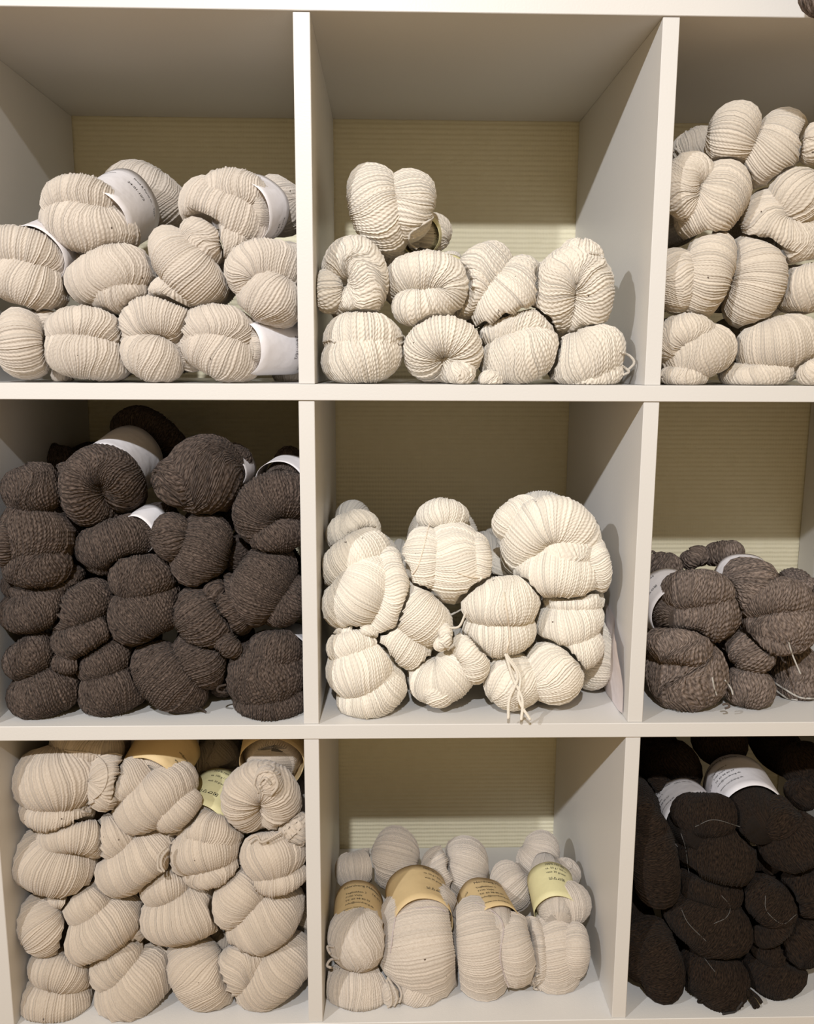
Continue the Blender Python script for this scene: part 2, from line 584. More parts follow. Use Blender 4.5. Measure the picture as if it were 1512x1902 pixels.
def glyph_mesh(txt, align):
    """Flat lettering: vertices (x, y) and triangles of a line of text one unit high."""
    if (txt, align) not in _glyphs:
        cu = bpy.data.curves.new('lettering', 'FONT')
        cu.body, cu.align_x, cu.size, cu.resolution_u = txt, align, 1.0, 2
        o = bpy.data.objects.new('lettering', cu)
        COL.objects.link(o)
        me = bpy.data.meshes.new_from_object(o.evaluated_get(bpy.context.evaluated_depsgraph_get()))
        me.calc_loop_triangles()
        v = np.array([x.co[:2] for x in me.vertices])
        f = np.array([t.vertices[:] for t in me.loop_triangles])
        bpy.data.objects.remove(o)
        bpy.data.curves.remove(cu)
        bpy.data.meshes.remove(me)
        _glyphs[(txt, align)] = (v, f)
    return _glyphs[(txt, align)]


def _rect(x0, y0, x1, y1, ang=0, cx=0, cy=0):
    v = np.array([(x0, y0), (x1, y0), (x1, y1), (x0, y1)], float)
    c, s = math.cos(ang), math.sin(ang)
    return v @ np.array([[c, s], [-s, c]]) + (cx, cy), np.array([(0, 1, 2), (0, 2, 3)])


def symbols_mesh():
    """Washing symbols: tub, triangle, iron, circle in square."""
    parts = [_rect(0, .1, .08, .9), _rect(.62, .1, .7, .9), _rect(0, .1, .7, .2), _rect(.1, .55, .6, .62), _rect(.3, .25, .38, .5)]
    parts += [_rect(-.05, 0, .05, .85, -0.46, 1.0, .1), _rect(-.05, 0, .05, .85, 0.46, 1.75, .1), _rect(1.0, .1, 1.75, .2)]
    parts += [_rect(2.0, .15, 2.85, .3), _rect(2.3, .65, 2.85, .75), _rect(2.75, .15, 2.85, .75), _rect(-.05, 0, .05, .5, -0.7, 2.05, .2)]
    parts += [_rect(3.1, .1, 3.2, .9), _rect(3.8, .1, 3.9, .9), _rect(3.1, .1, 3.9, .2), _rect(3.1, .8, 3.9, .9), _rect(3.35, .35, 3.65, .65)]
    V, F, n = [], [], 0
    for v, f in parts:
        V.append(v)
        F.append(f + n)
        n += 4
    return np.vstack(V), np.vstack(F)


class Band:
    """A paper band round a skein: axis from the far end a to the near end b."""

    def __init__(self, a, b, ra, rb, flat=1.0):
        self.a, self.b, self.ra, self.rb = np.array(a), np.array(b), ra, rb
        ax = self.b - self.a
        self.L = np.linalg.norm(ax)
        self.T = ax / self.L
        mid = (self.a + self.b) / 2
        n = CAM - mid
        n = n - self.T * (n @ self.T)
        self.N = n / np.linalg.norm(n)
        self.B = np.cross(self.T, self.N)
        if self.B @ ROT[:, 0] < 0:
            self.B = -self.B
        self.flat = flat
        self.ph1, self.ph2, self.cr = rng.random() * 6, rng.random() * 6, rng.uniform(0.01, 0.025)

    def at(self, t, phi, off=0.0):
        r = self.ra + (self.rb - self.ra) * t + off
        r = r * (1 + self.cr * np.sin(3 * phi + self.ph1) + 0.6 * self.cr * np.sin(5 * phi + self.ph2 + 2 * t))
        c, s = np.cos(phi), np.sin(phi)
        P = self.a + np.asarray(t)[..., None] * self.L * self.T + (r * c * self.flat)[..., None] * self.N + (r * s)[..., None] * self.B
        return np.clip(P, self.lo + 0.001 - off, self.hi - 0.001 + off)

    def build(self, mat, parent):
        n, k = 72, 7
        t = np.linspace(0, 1, k)[:, None] + np.zeros((1, n))
        ph = np.linspace(0, 2 * math.pi, n, endpoint=False)[None] + np.zeros((k, 1))
        wv = 0.02 * np.sin(3 * ph + self.ph1)
        tt = t + wv * (t - 0.5)
        Vo, Vi = self.at(tt, ph).reshape(-1, 3), self.at(tt, ph, -0.0003).reshape(-1, 3)
        F = grid_faces(k, n)
        m_ = len(Vo)
        j = np.arange(n)
        j2 = (j + 1) % n
        e0 = np.stack([j2, j, m_ + j, m_ + j2], -1)
        q = (k - 1) * n
        e1 = np.stack([q + j, q + j2, m_ + q + j2, m_ + q + j], -1)
        o = obj('paper_band', mesh_from('paper_band', np.vstack([Vo, Vi]), [F, F[:, ::-1] + m_, e0, e1]), mat, parent)
        return o

    def text(self, txt, t0, phi0, size, parent, flip=False, align='LEFT', bold=0.0):
        """Lettering round the band, its top towards the far end (flip: towards the near end)."""
        v, f = symbols_mesh() if txt == '#care' else glyph_mesh(txt, align)
        s = -1 if flip else 1
        rm = self.ra + (self.rb - self.ra) * t0
        phi = phi0 + s * v[:, 0] * size / rm
        t = t0 - s * v[:, 1] * size / self.L
        P = self.at(t, phi, 0.0004)
        return obj('printed_text', mesh_from('printed_text', P, f, smooth=False), INK, parent)


# ------------------------------------------------------------------ collecting the skeins
SK = []
CELL = {}


def cell(code, ox, oy, zoom, col, row, where, group, pitch, mat):
    CELL.clear()
    x0, x1 = XD[col] + XW[col], XD[col + 1]
    z0, z1 = ROWS[row]
    CELL.update(code=code, ox=ox, oy=oy, zoom=zoom, lo=np.array([x0, 0.001, z0 + ZO]), hi=np.array([x1 - 0.0022, 0.3655, z1 + ZO]), where=where, group=group, pitch=pitch, mat=mat)


def pic(x, y):
    return CELL['ox'] + x / CELL['zoom'], CELL['oy'] + y / CELL['zoom']


def K(label, d, loops, band=None, ties=(), core=True, mat=None, pitch=None, where=True, cat='yarn skein', coreto=0.165, full=None, path=None):
    """One skein. d: depth in mm of its front behind the shelf's front, or 'f': resting on the board.
    loops: 'halfwidth depth x,y x,y ... [s=slant]'."""
    z = CELL['zoom']
    mat = mat or CELL['mat']
    pitch = pitch or CELL['pitch']
    sk = dict(label=label + ((' in ' + CELL['where']) if where else ''), mat=mat, parts=[], lo=CELL['lo'], hi=CELL['hi'], group=CELL['group'], cat=cat, band=band, ties=ties, cellpic=(CELL['ox'], CELL['oy'], z), pitch=pitch)
    spec = []
    for q in loops:
        tk = q.split()
        w, dd = 1.05 * float(tk[0]) / z, float(tk[1]) / 1000
        pts, kw = [], {}
        for t in tk[2:]:
            if t[0] == '@':                    # an arc: centre, radii, start and end angle (0 right, 90 down)
                cx, cy, rx, ry, a0, a1 = (float(c) for c in t[1:].split(','))
                for a in np.radians(np.linspace(a0, a1, 9)):
                    pts.append(pic(cx + rx * math.cos(a), cy + ry * math.sin(a)))
            elif ',' in t:
                a, b = t.split(',')
                pts.append(pic(float(a), float(b)))
            else:
                kk, vv = t.split('=')
                kw[{'s': 'slant', 't': 'tip', 'd': 'deep', 'p': 'plane', 'i': 'insc'}[kk]] = float(vv) / (1000 if kk == 'p' else 1)
        spec.append((w, dd, pts, kw))

    def low(dm):
        lo = 9
        for w, dd, pts, kw in spec:
            c = catmull(pts, 9)[1:-1]
            c[:, 1] = np.minimum(c[:, 1], max(p[1] for p in pts))
            P = unproj(c[:, 0], c[:, 1], dm + dd + 0.5 * w * 0.0006)
            lo = min(lo, (P[:, 2] - 0.93 * w * px_size(P[len(P) // 2])).min())
        return lo
    if d == 'f':
        a, b = 0.003, 0.20
        for _ in range(24):
            md = (a + b) / 2
            if low(md) >= sk['lo'][2] + 0.0005:    # farther back the same picture position lies lower
                a = md
            else:
                b = md
        d0 = max(a, 0.003)
    else:
        d0 = d / 1000
    sk['d'] = d0
    for n, (w, dd, pts, kw) in enumerate(spec):
        Y = d0 + dd
        wm = w * px_size(unproj(*pts[len(pts) // 2], Y + 0.03))
        sk['parts'].append(('yarn_loop', Lump(w, pts, Y + wm, pitch, seed=len(SK) * 17 + n, groove=1.35 if mat in 'DFI' else 1.0, **kw)))
    if band and full != 'none':                # the wound length inside each band
        for bd in ([band] if isinstance(band, dict) else band):
            bb = bd['band']
            e0, e1 = bd['ext']
            P = [bb.a - bb.T * e0, bb.a, bb.b, bb.b + bb.T * e1]
            sk['parts'].append(('wound_length', Core(P, [bb.ra * .7, bb.ra * .885, bb.rb * .89, bb.rb * .8], pitch, seed=len(SK) * 17 + 11, taper=0.16, twist=0.8)))
        full, core = None, False
    if full:                                   # wound length given in the picture: 'halfwidth x,y,d x,y,d ...'
        for q in full:
            tk = q.split()
            w = float(tk[0]) / z
            P = [unproj(*pic(float(t.split(',')[0]), float(t.split(',')[1])), float(t.split(',')[2]) / 1000) for t in tk[1:]]
            rr = [w * px_size(p) for p in P]
            sk['parts'].append(('wound_length', Core(P, rr, pitch, seed=len(SK) * 17 + 11, taper=0.12)))
    elif path:
        sk['parts'].append(('wound_length', Core([(x, y, z_ + ZO) for x, y, z_ in path[1:]], [path[0]] * 4, pitch, seed=9, taper=0.2)))
    elif core:
        ls = [p[1] for p in sk['parts']]
        wt = np.array([l.wm ** 2 for l in ls])
        c = (np.array([l.mid for l in ls]) * wt[:, None]).sum(0) / wt.sum()
        spread = max(np.linalg.norm((l.mid - c)[[0, 2]]) for l in ls)
        r = min(0.8 * max(l.wm for l in ls) + 0.4 * spread, 0.046)
        y0 = min(l.front for l in ls) + 0.02
        y1 = min(y0 + coreto, 0.362)
        zc = max(c[2], sk['lo'][2] + r * 1.06 + 0.002)
        xa = np.clip(c[0], sk['lo'][0] + r * 1.05, sk['hi'][0] - r * 1.05)
        if y1 - y0 > 0.04:
            sk['parts'].append(('wound_length', Core([(c[0], y0, c[2]), (xa, (y0 + y1) / 2, (c[2] + zc) / 2), (xa, y1, zc)], [r * 0.8, r, r * 0.85], pitch * 1.15, seed=len(SK) * 17 + 11)))
    SK.append(sk)
    return sk


def bnd(a, b, ra, rb, col, *texts, flat=1.0, ext=(0.035, -0.006), dy=0, dd=0):
    """Band given in the cell's picture coordinates (x, y, depth mm)."""
    lo = CELL['lo'].copy()
    lo[1] = -0.06
    a, b = (a[0], a[1] + dy, a[2] + dd), (b[0], b[1] + dy, b[2] + dd)
    A, B_ = unproj(*pic(a[0], a[1]), a[2] / 1000), unproj(*pic(b[0], b[1]), b[2] / 1000)
    bb = Band(A, B_, ra / CELL['zoom'] * px_size(A), rb / CELL['zoom'] * px_size(B_), flat)
    bb.lo, bb.hi = lo, CELL['hi'].copy()
    return dict(band=bb, col=col, texts=texts, ext=ext)

# ------------------------------------------------------------------ the skeins, cubby by cubby
TOPL = dict(flip=False)
# --- A: top, first column
cell('A', 0, 260, 2.52, 0, 0, 'top left-column cubby', 'skeins in the top left-column cubby', 0.0027, 'A')
K('large ecru skein with white paper band, topmost beside the side panel', 22,
  ['112 0 170,345 300,372 470,420 638,425', '78 3 @370,300,100,50,165,365 i=0', '108 118 470,215 640,215 770,300 815,400', '40 30 420,520 520,525'],
  band=bnd((585, 285, 125), (440, 372, 52), 168, 168, 'white', ('Prod & Farve nr. - Type', .2, -0.5, .0046, {}), ('24-01-10/2', .38, -0.52, .0056, {}), ('Merino', .26, -0.95, .0055, {'align': 'RIGHT'}), dy=28))
K('ecru skein with white paper band, topmost beside the divider', 24,
  ['128 0 838,255 960,300 1120,375 1255,470', '85 3 @1085,280,95,55,175,385 i=0', '80 4 940,420 1040,470 1180,500', '112 78 1200,215 1300,300 1345,445'],
  band=bnd((1215, 320, 85), (1120, 345, 45), 150, 158, 'white', ('Prod & Farve nr. - Type', .25, .45, .0042, {}), ('24-01-10/2', .45, .6, .0052, {})))
K('ecru skein with half-hidden white band cut by the frame, second tier', 12,
  ['112 0 -70,590 110,655 300,745', '95 3 @70,580,130,75,180,375 i=0'],
  band=bnd((260, 520, 100), (150, 560, 40), 150, 150, 'white', ('24-01', .5, .9, .005, {})))
K('bean-curved ecru skein under the large banded one', 10,
  ['104 0 302,715 410,665 560,600 722,625', '92 8 400,700 560,710 690,660', '60 55 330,600 420,570'])
K('ecru skein standing on end, middle of the second tier', 8,
  ['112 0 725,420 800,520 900,640 1030,760', '92 12 840,420 940,450 1010,580', '84 8 740,650 790,730 900,775'])
K('ecru skein folded round a deep crease beside the divider, second tier', 6,
  ['122 0 1130,640 1240,715 1388,835', '88 3 @1255,620,105,58,110,355 i=0', '88 45 1290,510 1390,600 1400,720'])
K('ecru skein on its end, bottom tier beside the side panel', 4,
  ['112 0 110,785 95,930 140,1125', '55 30 150,800 215,850 230,960'])
K('ecru skein with fanned top, second from side panel, bottom tier', 4,
  ['106 0 178,945 320,985 480,1020 598,1075', '78 3 @385,910,110,52,170,375 i=0', '45 40 240,1100 340,1090'])
K('ecru skein with fan-shaped fold, third from side panel, bottom tier', 4,
  ['108 0 575,930 680,1000 845,1075', '85 3 @735,885,95,65,130,375 i=0', '72 26 830,850 890,980 915,1080'])
K('ecru skein with broad white band, bottom tier beside divider', 4,
  ['118 0 840,880 980,960 1205,1075', '92 3 @1015,930,105,62,150,370 i=0', '112 92 1270,940 1400,900', '60 92 1290,1085 1400,1095'],
  band=bnd((1350, 960, 92), (1130, 975, 34), 135, 128, 'white', ('Prod & Farve nr. - Type', .12, -.35, .0045, {}), ('24-01-10/2', .3, -.3, .0058, {})))

# --- B: top, middle column
cell('B', 570, 260, 2.291, 1, 0, 'top middle cubby', 'skeins in the top middle cubby', 0.0031, 'B')
K('cream skein split by a deep crease, topmost of the pile', 30,
  ['105 0 285,95 280,230 320,350 390,470', '100 3 425,128 440,230 430,330 400,430'],
  ties=['!B 1.3 528,338 470,375 440,400 438,440 470,465'])
K('shaded cream skein with pale yellow band behind the topmost skein', 95,
  ['66 0 250,410 330,470 420,460', '74 14 470,440 530,400 560,320'],
  band=bnd((500, 400, 130), (480, 410, 100), 84, 84, 'yellow'))
K('cream skein curled round a pinch beside the near divider, second tier', 14,
  ['80 0 @195,600,68,105,210,475 i=0', '60 12 90,560 88,650 130,725'])
K('cream skein with broad upper roll and yellow slip behind', 10,
  ['80 0 @505,622,108,62,180,470 i=0', '72 6 365,700 460,712 570,705'],
  band=bnd((610, 560, 70), (600, 590, 50), 75, 70, 'yellow'))
K('smooth cream skein with a slanting crease, third in the second tier', 12,
  ['100 0 955,505 900,620 730,785', '88 10 880,500 760,540 690,650 672,760', '40 46 980,540 1000,600'])
K('large cream skein with swirled strands, far end of the second tier', 6,
  ['88 0 @1143,660,85,116,118,445 i=0', '58 10 1080,495 1170,485 1255,520'],
  ties=['!B 1.4 1085,770 1040,778 1030,795 1080,790', '!B 1.4 1200,480 1240,488 1262,505'])
K('plump cream skein on the board beside the near divider', 'f',
  ['108 0 62,940 220,925 405,880', '100 3 80,890 150,850 270,840 400,890'], ties=['!B 1.3 380,840 410,835 418,855 390,870', '!B 1.3 70,860 100,850 120,862'])
K('cream skein swirled round a central pinch, second on the board', 'f',
  ['80 0 @583,903,86,70,120,435 i=0', '50 2 600,985 650,990 710,980'])
K('smooth oval cream skein, third on the board', 'f',
  ['104 0 745,985 900,925 1085,860', '78 16 755,850 890,790 1050,830', '40 6 740,1010 830,1040'])
K('ridged cream skein with a loose looped end, last on the board', 'f',
  ['112 0 1025,975 1180,930 1360,860', '56 6 1080,1010 1200,1020 1350,960'], ties=['!B 1.5 1330,900 1375,920 1392,950 1360,985', '!B 1.5 1340,960 1370,985 1345,1000'])

# --- C: top, third column
cell('C', 1190, 160, 3.171, 2, 0, 'top right-column cubby', 'skeins in the top right-column cubby', 0.0027, 'C')
K('big two-lobed ecru skein crowning the pile', 24,
  ['140 0 900,140 830,310 650,560', '135 6 700,160 580,220 530,340 560,480'])
K('rounded ecru skein touching the divider, high on the pile', 10,
  ['150 0 535,430 500,600 390,750 220,800', '98 4 @325,600,85,110,80,300 i=0'])
K('shaded ecru skein with a loose tuft, tucked behind the crown', 110,
  ['85 0 215,420 320,350 480,300'], ties=['!C 1.5 240,400 205,370 195,395 215,430'])
K('ecru skein curled tightly like a snail, high against the frame edge', 12,
  ['150 0 860,500 910,640 1060,760', '128 4 @900,795,150,125,235,15 i=0'])
K('ecru skein barely entering the frame at the very top', 20, ['95 0 1060,220 1030,330 1060,450'])
K('upright ecru skein beside the divider, middle tier', 6,
  ['135 0 500,850 420,1000 370,1180 300,1370', '110 6 215,960 215,1130 260,1330'])
K('upright ecru skein with strands gathered into a pinch, middle tier', 8,
  ['146 0 665,860 690,1020 690,1180 590,1410', '110 5 745,960 740,1150 650,1350'])
K('ecru skein with fanned strands cut by the frame, middle tier', 14, ['150 0 835,1180 960,1190 1090,1190', '70 20 850,1090 1000,1060'])
K('smooth ecru skein on the board beside the divider', 'f',
  ['140 0 130,1600 320,1575 570,1510', '98 4 @275,1505,90,62,140,370 i=0', '52 6 130,1700 280,1710 410,1690'])
K('wide ecru skein lying across the board', 'f',
  ['148 0 580,1570 780,1530 1060,1440', '66 10 490,1690 700,1705 960,1650', '64 40 600,1440 780,1380'])
K('ecru skein showing only its corner under the wide skein', 'f', ['70 0 940,1730 1000,1690 1090,1690'])

# --- D: middle, first column
cell('D', 0, 740, 2.52, 0, 1, 'middle left-column cubby', 'dark brown skeins in the middle left-column cubby', 0.0029, 'D')
K('snail-curled dark brown skein with a white band, top of the pile', 20,
  ['97 0 @468,427,93,110,25,-262 i=0', '72 150 515,170 650,115 760,180 815,290', '60 16 300,300 310,420 330,520'],
  band=bnd((610, 285, 140), (480, 370, 55), 158, 150, 'white', ('Prod & Farve', .75, 1.0, .0045, {})))
K('round dark brown skein with slanting strands, top middle of the pile', 14,
  ['168 0 945,235 960,350 985,480 s=.55', '110 4 880,290 835,370 880,490 s=-.3', '60 60 1060,230 1150,340'],
  band=bnd((1110, 330, 110), (1060, 350, 60), 90, 90, 'white'))
K('dark brown skein with a printed white band against the divider', 16,
  ['103 0 @1315,545,112,98,120,335 i=0', '78 2 1170,670 1280,650 1420,600', '75 95 1300,320 1420,310'],
  band=bnd((1360, 390, 95), (1310, 420, 60), 130, 128, 'white', ('100% ren uld', .3, .1, .0042, {})))
K('tall dark brown skein leaning on the side panel', 4,
  ['115 10 20,490 150,430 300,420', '158 2 -10,640 150,645 315,690', '95 0 10,800 150,790 320,790', '40 0 18,580 12,720 20,800'])
K('dark brown skein lying flat under the tall one', 10,
  ['70 12 -10,880 180,880 372,840', '92 0 -20,1010 140,1000 340,920'])
K('bean-shaped dark brown skein under the snail-curled one', 26, ['104 0 342,720 500,690 742,620', '40 20 400,770 560,790'],
  band=bnd((720, 590, 80), (640, 640, 50), 100, 95, 'white'))
K('dark brown skein with a pointed bottom, centre of the pile', 12,
  ['122 0 970,540 950,690 870,890', '84 3 835,545 800,640 830,760'])
K('double-rolled dark brown skein below the bean-shaped one', 8,
  ['96 3 515,890 630,840 810,830', '122 0 555,1140 650,1020 820,900'])
K('shaded dark brown stub between the pointed skein and the divider', 60, ['60 0 1060,680 1110,740 1090,810', '50 10 1000,620 1050,700'])
K('twisted dark brown skein hanging over the first ones on the board', 10,
  ['92 4 250,1090 370,980 515,910', '98 0 240,1185 370,1130 525,1030', '42 4 240,1215 300,1245 400,1230'])
K('dark brown skein with a looped tip, near the divider', 8,
  ['110 0 860,890 940,1020 1050,1180', '45 4 1010,1100 1080,1170 1050,1205', '60 14 1000,850 1040,960'])
K('broad dark brown skein pressed on the divider, third tier', 8,
  ['126 0 1345,715 1230,850 1120,1070', '72 8 1045,830 1075,950 1130,1110', '84 12 1420,850 1340,960 1240,1050'])
K('small-folded dark brown skein in the corner by the side panel', 'f', ['92 6 40,1300 140,1210 270,1170', '108 0 38,1440 190,1385 370,1310'])
K('dark brown skein with crossing strands, second on the board', 'f', ['95 6 385,1330 470,1230 610,1180', '104 0 360,1410 510,1370 690,1330'])
K('ridged dark brown skein with fanned strands, third on the board', 'f',
  ['112 0 635,1180 760,1290 940,1450', '102 8 820,1140 930,1210 1020,1350'], ties=['!D 1.3 900,1440 945,1455 965,1470'])
K('ball-like dark brown skein on the board by the divider', 'f',
  ['158 0 1045,1320 1240,1290 1448,1290', '95 8 1160,1215 1280,1185 1410,1230', '66 4 1090,1420 1280,1450 1430,1380'], ties=['!D 1.3 1060,1340 1025,1350 1020,1370 1055,1380'],
  band=bnd((1380, 1140, 100), (1350, 1190, 60), 90, 90, 'white'))
K('nearly black brown skein in shade against the side panel, far back', 200, ['75 0 200,340 270,300 350,320'])
K('dark brown stub on the board behind the ball-like skein', 50, ['58 0 1010,1390 1060,1310 1085,1230'])

# --- E: middle, centre
cell('E', 560, 880, 2.291, 1, 1, 'central cubby', 'cream skeins in the central cubby', 0.0025, 'E')
K('cream skein at the rear of the stack along the near divider', 80, ['74 0 125,320 215,240 335,230', '50 8 130,380 230,330'])
K('cream skein sagging forward, front of the stack along the near divider', 12,
  ['112 0 95,625 225,540 350,350', '62 6 330,330 395,440 370,590 240,700', '92 26 105,480 220,360 375,300', '50 4 140,690 230,705 320,650'])
K('cream skein tied by a thread, standing upright in the middle', 24,
  ['138 0 640,205 645,370 650,562', '84 4 555,240 515,370 560,520', '58 8 720,260 752,370 705,520', '58 42 500,215 600,165 705,215'],
  ties=['cream .8 470,430 500,380 545,210', 'cream .8 660,420 720,440 780,440', '!E 1.3 770,440 730,490 700,560 620,610', '!E 1.3 700,590 670,650 620,655'])
K('largest cream skein with folded layers, top beside the far divider', 16,
  ['98 4 @1068,345,120,148,172,368 i=0', '46 10 1225,270 1270,400 1268,520', '104 -2 912,460 1080,415 1275,470', '66 26 870,290 900,190 1010,130', '120 8 1020,260 1120,330 1200,260'])
K('cream skein slanting down from the front stack to the middle', 14,
  ['98 0 400,470 490,590 620,710', '84 6 285,690 400,710 545,810', '26 -2 600,640 615,700 570,750'], ties=['!E 1.6 600,720 625,740 650,725 620,750'])
K('cream skein with three loose yarn ends hanging below it', 6,
  ['104 0 690,600 850,550 1025,570', '92 4 692,660 840,685 995,640'],
  ties=['cream .8 860,500 885,680 870,765', '!E 1.7 865,765 920,860 885,960 880,1045', '!E 1.7 868,765 900,870 940,960 935,1050', '!E 1.7 870,765 930,860 925,960 975,1050'])
K('cream skein of three stacked folds under the largest one', 18,
  ['78 10 1030,555 1150,530 1295,540', '96 2 1000,645 1130,640 1285,600', '84 0 1060,715 1170,750 1280,690'])
K('ball-like cream skein in the near corner of the board', 'f',
  ['120 0 105,870 250,830 400,790', '90 2 150,970 310,950 420,830', '64 10 115,780 230,720 330,730'])
K('cream skein with a pointed lower tip, second on the board', 'f',
  ['92 2 445,850 600,880 730,760', '58 0 660,700 735,790 745,900', '60 1 520,880 590,940 605,995'])
K('cream skein spread like two wings under the loose ends', 'f', ['116 2 815,785 890,870 985,980', '118 0 1000,740 1070,830 1080,985 s=.25'])
K('cream skein squeezed between the pile and the folded paper', 'f', ['78 0 1180,900 1250,830 1300,650'])
K('shaded cream skein behind the upright one', 105, ['60 0 800,450 850,380 905,360'])
K('shaded cream skein end seen above the three-fold skein, far back', 190, ['44 0 800,335 890,325', '40 10 860,400 900,330'])
K('small cream skein end behind the slanting skein', 170, ['48 0 395,400 460,420'])

# --- F: middle, third column
cell('F', 1160, 960, 4.295, 2, 1, 'middle right-column cubby', 'grey-brown skeins in the middle right-column cubby', 0.0034, 'F')
K('round grey-brown skein with a white band leaning on the divider', 22,
  ['250 0 272,740 600,745 940,735', '140 -3 @600,625,150,55,185,360 i=0', '95 95 190,370 330,400 470,420'],
  band=bnd((340, 570, 100), (450, 690, 50), 268, 235, 'white', ('100% ren uld', .2, -.5, .005, {}), ('#care', .62, -.42, .0045, {}), dy=95, ext=(0.035, 0.01)),
  ties=['!F 1.4 225,350 260,310 225,275 205,290', 'grey .8 590,950 600,1040 570,1170'])
K('grey-brown skein with narrow printed band above the frame-cut skein', 14,
  ['228 0 945,835 1230,845 1540,835', '185 14 1010,400 1000,560 980,700', '140 2 @1220,710,170,75,190,360 i=0', '62 4 1020,950 1250,1030 1530,980', '84 105 660,350 800,280 950,320', '66 112 470,400 580,310 660,370'],
  band=bnd((930, 440, 110), (1020, 520, 70), 225, 215, 'white', ('24-01', .4, -.72, .005, {}), ('#care', .72, -.95, .005, {}), dy=62, ext=(0.035, 0.01)),
  ties=['grey .9 1310,1000 1340,1100 1405,1255'])
K('grey-brown skein on the board beside the divider with pale tie threads', 'f',
  ['290 0 165,1220 470,1230 800,1300', '130 -4 200,1060 430,1030 700,1130'],
  ties=['grey 1.0 700,1280 715,1360 735,1425', 'grey 1.0 800,1300 850,1370 865,1420', '!F 1.2 780,1500 820,1490 835,1515 800,1530'])
K('grey-brown skein squeezed in the middle of the board', 'f', ['150 4 880,930 1000,1060 1150,1210', '146 0 800,1390 980,1360 1190,1430 s=.2'])
K('grey-brown skein cut by the frame, ringed by pale strand', 'f', ['165 2 1190,1230 1350,1215 1560,1210', '130 0 1210,1320 1370,1340 1560,1330'],
  ties=['grey 1.2 1195,1320 1270,1370 1400,1440 1530,1450', 'grey 1.2 1190,1370 1270,1430 1350,1480 1380,1490'])
K('grey-brown skein end just entering the frame above the board', 60, ['80 0 1430,590 1520,570', '90 20 1480,640 1580,610'], coreto=0.07)

# --- G: bottom, first column
cell('G', 0, 1350, 2.52, 0, 2, 'bottom left-column cubby', 'ecru skeins in the bottom left-column cubby', 0.0024, 'G')
K('plump ecru skein with a knotted tie, topmost beside the side panel', 14,
  ['138 0 48,290 230,250 490,220', '58 4 75,380 230,430 430,420', '85 4 450,150 515,250 450,390', '84 30 220,110 390,90 560,170'],
  ties=['!G 1.5 440,350 400,370 385,395 420,400 425,370', 'G .8 300,110 440,130 500,200 480,300 380,380'], pitch=.0033)
K('ecru skein with shaded tan band, second on the top tier', 12,
  ['110 0 545,490 690,360 900,225', '88 12 535,380 590,260 720,210', '80 4 700,430 820,400 900,300', '130 70 640,140 760,80 900,90'],
  band=bnd((800, 80, 110), (700, 250, 60), 150, 150, 'tan', ('www.nordvang.dk', .75, .35, .0042, {}), ('info@nordvang.dk', .55, .35, .0035, {})))
K('dim ecru skein at the rear between two top skeins', 130, ['105 0 930,240 1000,170 1110,170'])
K('ecru skein with a yellow care-symbol band and looped ties, second tier', 12,
  ['98 0 785,660 930,580 1130,560', '80 8 830,520 950,480 1120,560', '56 4 850,700 990,695 1120,640'],
  band=bnd((1040, 340, 115), (930, 480, 55), 160, 140, 'yellow', ('100% ren uld', .12, -.75, .005, {}), ('ca. 100 g / 350 m', .25, -.75, .004, {}), ('vask 30 grader', .4, -.75, .004, {}), ('#care', .72, -.85, .0062, {})),
  ties=['!G 1.4 830,500 790,510 800,545 820,530', '!G 1.4 780,560 745,600 740,660 760,680', '!G 1.4 790,570 760,610 755,650 770,680'])
K('ecru skein coiled into a rosette beside the divider, top tier', 10,
  ['90 0 @1222,355,92,100,105,435 s=.2 i=0', '50 -4 1195,260 1250,240 1270,290 1230,310', '130 60 1180,150 1280,110 1400,130'],
  band=bnd((1290, 60, 110), (1270, 180, 60), 150, 150, 'tan', ('#care', .78, -.6, .0055, {}), ('100% ren uld', .45, .25, .004, {}), ('vask 30 grader', .62, .25, .004, {})),
  ties=['!G 1.6 1210,310 1190,270 1210,220 1270,210 1300,270 1270,320', '!G 1.6 1230,300 1215,270 1240,240 1270,270', '!G 1.4 1160,530 1200,510 1230,540 1320,490'], pitch=.0032)
K('smooth ecru skein with slanting strands beside the side panel, second tier', 8,
  ['132 0 55,570 220,640 455,690 s=-.15', '74 8 @335,560,110,55,185,370 i=0'])
K('ecru skein rolled diagonally, second tier next to the looped ties', 10,
  ['106 0 432,760 610,660 825,500', '96 14 470,600 530,510 650,470'])
K('ecru skein with a flat lower fold beside the divider, second tier', 8,
  ['108 0 1125,650 1280,600 1432,570', '52 2 1160,710 1290,735 1430,690', '70 12 1340,470 1432,480'], pitch=.003)
K('smooth ecru skein tucked beside the side panel, third tier', 8, ['110 0 105,830 190,920 325,1030 s=-.15', '55 16 230,790 360,790'])
K('ecru skein rolled diagonally, third tier above the fanned one', 6,
  ['122 0 290,1060 450,960 648,850', '88 10 340,930 410,830 520,790', '46 30 600,930 660,1000'])
K('large oval ecru skein in the middle of the third tier', 8, ['124 0 655,940 850,885 1058,810', '76 14 665,810 770,745 890,740'])
K('heart-shaped ecru skein beside the divider, third tier', 6, ['124 0 1065,1010 1230,910 1400,790', '96 4 1075,960 1085,840 1160,755 1260,750'])
K('ecru skein fanned from a narrow waist in the corner', 'f', ['112 0 82,1270 250,1290 440,1300', '90 6 130,1150 280,1135 430,1200'], pitch=.0027)
K('ecru skein rolled diagonally, second on the board', 'f', ['122 0 442,1350 610,1230 808,1100', '90 8 445,1230 530,1110 660,1040'])
K('smooth egg-shaped ecru skein, third on the board', 'f', ['124 0 805,1035 930,1150 1085,1290 s=-.1'])
